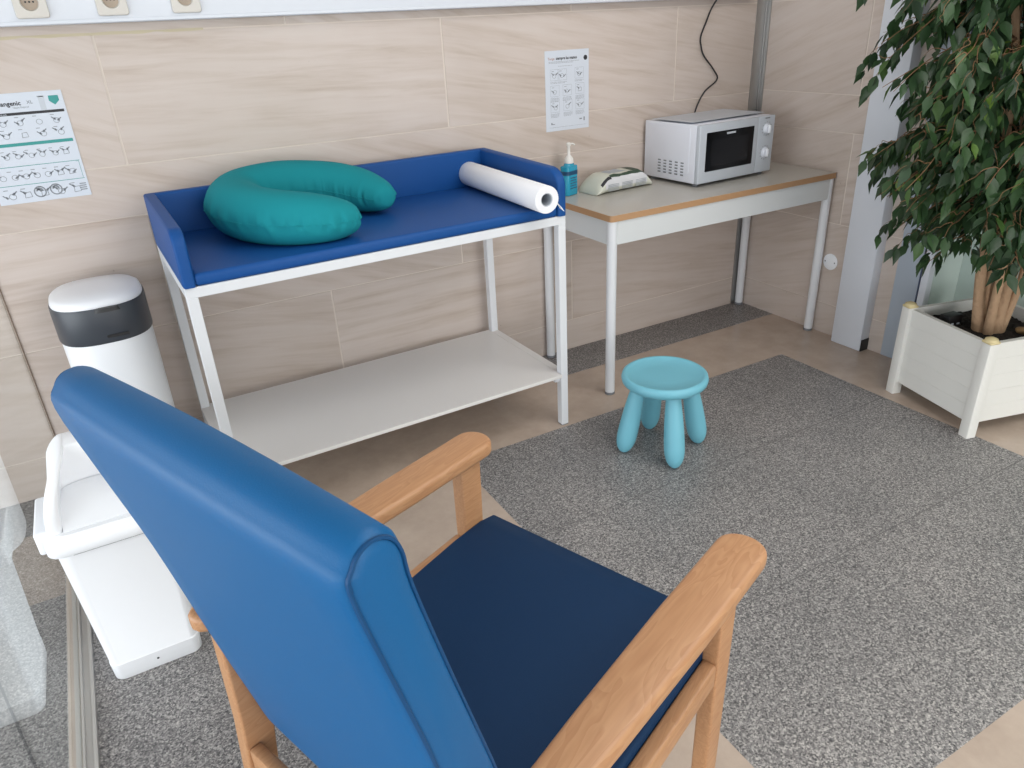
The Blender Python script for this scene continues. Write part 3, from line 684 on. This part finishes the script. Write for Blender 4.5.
for s_ in (-1, 1):
    q = inset(.0065); mb = MB(); pth = [Vector((v.x, s_*(HW-.0035), v.y)) for v in q]; mb.tube(pth+pth[:2], .0022, 6); mb.build('piping', 'vinyl_pipe', bk, smooth=60)

# ------------------------------------------------------------------ planter with ficus
PR = math.radians(-15)
pt = thing('potted_ficus', 'tall leafy green fig tree in a white planked planter box with cream corner knobs', 'potted tree', (-.092, -1.362, 0), PR)
PW = .208
box = MB()
for a in range(4):
    X = Matrix.Rotation(a*PI/2, 4, 'Z')
    for k in range(5):
        z0 = .052+k*.062; box.box((-PW+.030, -PW+.014, z0), (PW-.030, -PW+.032, z0+.0617), bev=.0006, seg=1, xf=X)
box.box((-PW+.03, -PW+.03, .055), (PW-.03, PW-.03, .07))
pbx = box.build('planter_box', 'plank', pt, smooth=30)
for sx in (-1, 1):
    for sy in (-1, 1):
        c = (sx*(PW-.019), sy*(PW-.019))
        mb = MB(); mb.prism(rrect(.040, .040, .004, 2, *c), 0, .366, plane='xy'); po = mb.build('post', 'plank', pbx)
        mb = MB(); mb.prism(rrect(.044, .044, .008, 3, *c), .3665, .374, plane='xy', bev=.003); mb.lathe([(.022, .373), (.020, .381), (.010, .386), (.002, .387)], c=(c[0], c[1], 0), n=20); mb.build('corner_knob', 'cream', pbx)
mb = MB(); t = bmesh.new(); bmesh.ops.create_grid(t, x_segments=40, y_segments=40, size=PW-.031)
for v in t.verts: v.co.z = .318+noise.noise(v.co*25)*.012+noise.noise(v.co*80)*.006
mb.merge(t); mb.build('soil', 'soil', pt, smooth=0)
rnd = random.Random(21)
I = Matrix.Rotation(-PR, 4, 'Z')
stems = []
base = [((-.034, .002), (-.085, .03), .021), ((-.006, -.022), (.01, -.05), .025), ((.028, -.010), (.12, .005), .021), ((.012, .028), (-.01, .10), .020), ((-.030, -.028), (-.05, -.10), .016), ((-.018, .012), (-.03, .03), .013), ((.012, -.030), (.06, -.04), .014)]
trunk = MB()
for (bx_, by_), (tx, ty), r0 in base:
    P = []; n = 9; bx_ *= 1.15; by_ *= 1.15
    for i in range(n):
        u = i/(n-1); z = .30+1.75*u
        P.append(Vector((bx_+(tx*2.6)*u**1.1+.018*math.sin(u*9+bx_*90)*(u > .1), by_+(ty*2.6)*u**1.1+.018*math.cos(u*8+by_*70)*(u > .1), z)))
    sp = smoothpath(P, 5); (stems.append(sp) if r0 > .0155 else None)
    trunk.tube(sp, [r0*(1-.72*(i/len(sp)))*(1+.18*max(0, 1-i/4)) for i in range(len(sp))], 10)
trunk.build('trunk', 'bark', pt, smooth=60)
twigs = MB(); leaves = MB()
XG = .19   # keep clear of the glass behind
inv = Matrix.Rotation(PR, 4, 'Z')
def okp(v):
    w = inv @ v
    if w.x*-.87+w.y*.49 > .50+.05*math.sin(w.z*23): return False
    return w.x-.092 < XG and w.y-1.362 < -.72+.0*w.z or (w.x-.092 < -.03 and w.y-1.362 < -.05)
def leaf(bm, p, d, L, roll):
    d = d.normalized(); side = d.cross(Vector((0, 0, 1)))
    if side.length < .1: side = Vector((1, 0, 0))
    side.normalize(); side = Matrix.Rotation(roll, 3, d) @ side; up = side.cross(d)
    w = L*.255; cur = -L*.10
    pt_ = lambda u, s_, h: p+d*L*u+side*w*s_+up*(h*L+cur*u*u)
    A = [pt_(0, 0, 0), pt_(.14, 0, 0), pt_(.45, 0, 0), pt_(.78, 0, 0), pt_(1.08, 0, 0)]
    Rr = [pt_(.22, .75, .05), pt_(.48, 1, .07), pt_(.80, .42, .035)]
    Ll = [pt_(.22, -.75, .05), pt_(.48, -1, .07), pt_(.80, -.42, .035)]
    V = [bm.verts.new(v) for v in A]; R_ = [bm.verts.new(v) for v in Rr]; L_ = [bm.verts.new(v) for v in Ll]
    for S, fl_ in ((R_, 0), (L_, 1)):
        for f in ((V[1], S[0], S[1], V[2]), (V[2], S[1], S[2], V[3]), (V[3], S[2], V[4]), (V[0], S[0], V[1])):
            bm.faces.new(f if not fl_ else f[::-1])
def branch(p0, az, L, lift, lv=0, droop=None):
    h = Vector((math.cos(az), math.sin(az), 0)); P = [p0]; n = 9; dr = L*rnd.uniform(.5, .95) if droop is None else droop
    for i in range(1, n):
        u = i/(n-1); P.append(p0+h*L*u+Vector((0, 0, lift*L*u-dr*u*u))+Vector((rnd.uniform(-1, 1), rnd.uniform(-1, 1), rnd.uniform(-1, 1)))*.008)
    for i, v in enumerate(P):
        if not okp(v): P = P[:i]; break
    if len(P) < 3: return
    sp = smoothpath(P, 3); m = len(sp)
    twigs.tube(sp, [(.0036 if lv == 0 else .0017)*(1-.75*i/m) for i in range(m)], 5)
    step = .0185; acc = 0
    for i in range(1, m):
        acc += (sp[i]-sp[i-1]).length; u = i/m
        if u < (.30 if lv == 0 else .12): continue
        while acc > step:
            acc -= step
            dd = (sp[i]-sp[i-1]).normalized(); sd = Vector((-dd.y, dd.x, 0)).normalized()*rnd.choice((-1, 1))
            ld = dd*rnd.uniform(.3, .9)+sd*rnd.uniform(.3, .9)+Vector((0, 0, -rnd.uniform(.35, 1.3)))
            q = sp[i]+ld.normalized()*.010
            ww = inv @ q
            if ww.x*-.87+ww.y*.49 > .32 and rnd.random() < .3: continue
            if okp(q+ld.normalized()*.07): leaf(leaves.bm, q, ld, rnd.uniform(.048, .074), rnd.uniform(-.9, .9))
        if lv == 0 and i % 5 == 0 and u > .25: branch(sp[i], az+rnd.uniform(-1.3, 1.3), L*rnd.uniform(.22, .42), rnd.uniform(-.1, .4), 1)
toward = math.radians(150)-PR   # picture left, seen from the camera
for sp in stems:
    n = len(sp)
    for i in range(6, n):
        z = sp[i].z
        k = 2 if z > .80 else (1 if z > .68 and rnd.random() < .6 else 0)
        for _ in range(k):
            az = rnd.uniform(0, 2*PI)
            L = rnd.uniform(.22, .44)*(1 if z > .95 else .75)
            branch(sp[i], az, L, rnd.uniform(.1, .7))
for z, L, a in ((.80, .30, 150), (.90, .40, 158), (1.00, .40, 140), (1.12, .40, 165), (1.22, .46, 150), (1.36, .46, 140), (1.46, .46, 158), (.78, .30, 185), (1.05, .42, 180), (1.3, .42, 190), (1.5, .42, 170), (.82, .30, 205), (.86, .36, 168)):
    sp = stems[0] if a > 145 else stems[3]; p0 = min(sp, key=lambda v: abs(v.z-z)); branch(p0, math.radians(a)-PR, L, .45, 0, droop=L*.62)
twigs.build('branches', 'twig', pt, smooth=60)
leaves.build('foliage', 'leaf', pt, smooth=70)
# small things standing on the soil
pb = thing('black_plastic_box', 'small black plastic box standing on the soil beside the fig trunk', 'box', (-.158, -1.255, .316), math.radians(-8))
mb = MB(); mb.box((-.035, -.022, 0), (.035, .022, .044), bev=.004); mb.build('casing', 'dark', pb)
mb = MB(); mb.box((-.022, -.0235, .010), (-.010, -.0215, .016)); mb.box((.008, -.0235, .008), (.020, -.0215, .014)); mb.build('terminal', 'silver', pb)
mb = MB(); t = bmesh.new(); bmesh.ops.create_icosphere(t, subdivisions=3, radius=.022)
for v in t.verts: v.co *= 1+.25*noise.noise(v.co*50); v.co.z *= .6
mb.merge(t, xf=Matrix.Translation((-.045, -1.455, .331))); mb.build('pebble', 'stone', label='tan pebble lying on the dark soil in front of the fig trunk', category='stone')

# ------------------------------------------------------------------ light: overcast daylight through the glazing, plus an added overhead fill
w = bpy.data.worlds.new('World'); SC.world = w; w.use_nodes = True
bg = w.node_tree.nodes['Background']; bg.inputs[0].default_value = (.88, .92, 1, 1); bg.inputs[1].default_value = .66
def area(name, loc, rot, sx, sy, power, col):
    l = bpy.data.lights.new(name, 'AREA'); l.shape = 'RECTANGLE'; l.size = sx; l.size_y = sy; l.energy = power; l.color = col
    o = bpy.data.objects.new(name, l); COL.objects.link(o); o.location = loc; o.rotation_euler = rot; return o
area('daylight_glass_wall', (-6.6, -2.9, 1.0), (0, math.radians(-94), 0), 2.6, 7.5, 255, (.95, .965, 1))
area('daylight_off_paving', (-4.6, -2.7, .5), (0, math.radians(-97), 0), .9, 4.6, 36, (.93, .96, 1))
area('overhead_fill', (-.7, -2.5, 2.69), (0, 0, 0), 2.4, 2.4, 62, (1, .97, .94))  # added unseen fill to lift floor and tabletops, not a known fixture
area('daylight_window_wall', (-1.4, -7.2, 1.3), (math.radians(90), 0, 0), 3.8, 2.4, 125, (1, .98, .96))

cam = bpy.data.cameras.new('Camera'); co = bpy.data.objects.new('Camera', cam); COL.objects.link(co)
co.location = (-2.838, -2.702, 1.42); co.rotation_euler = tuple(math.radians(a) for a in (63.647, 2.684, -29.613))
cam.sensor_width = 36; cam.sensor_fit = 'HORIZONTAL'; cam.lens = 727.62/1024*36; cam.clip_start = .02
SC.camera = co
SC.view_settings.view_transform = 'Standard'; SC.view_settings.look = 'None'; SC.view_settings.gamma = 1; SC.view_settings.use_curve_mapping = False
SC.view_settings.exposure = -0.08
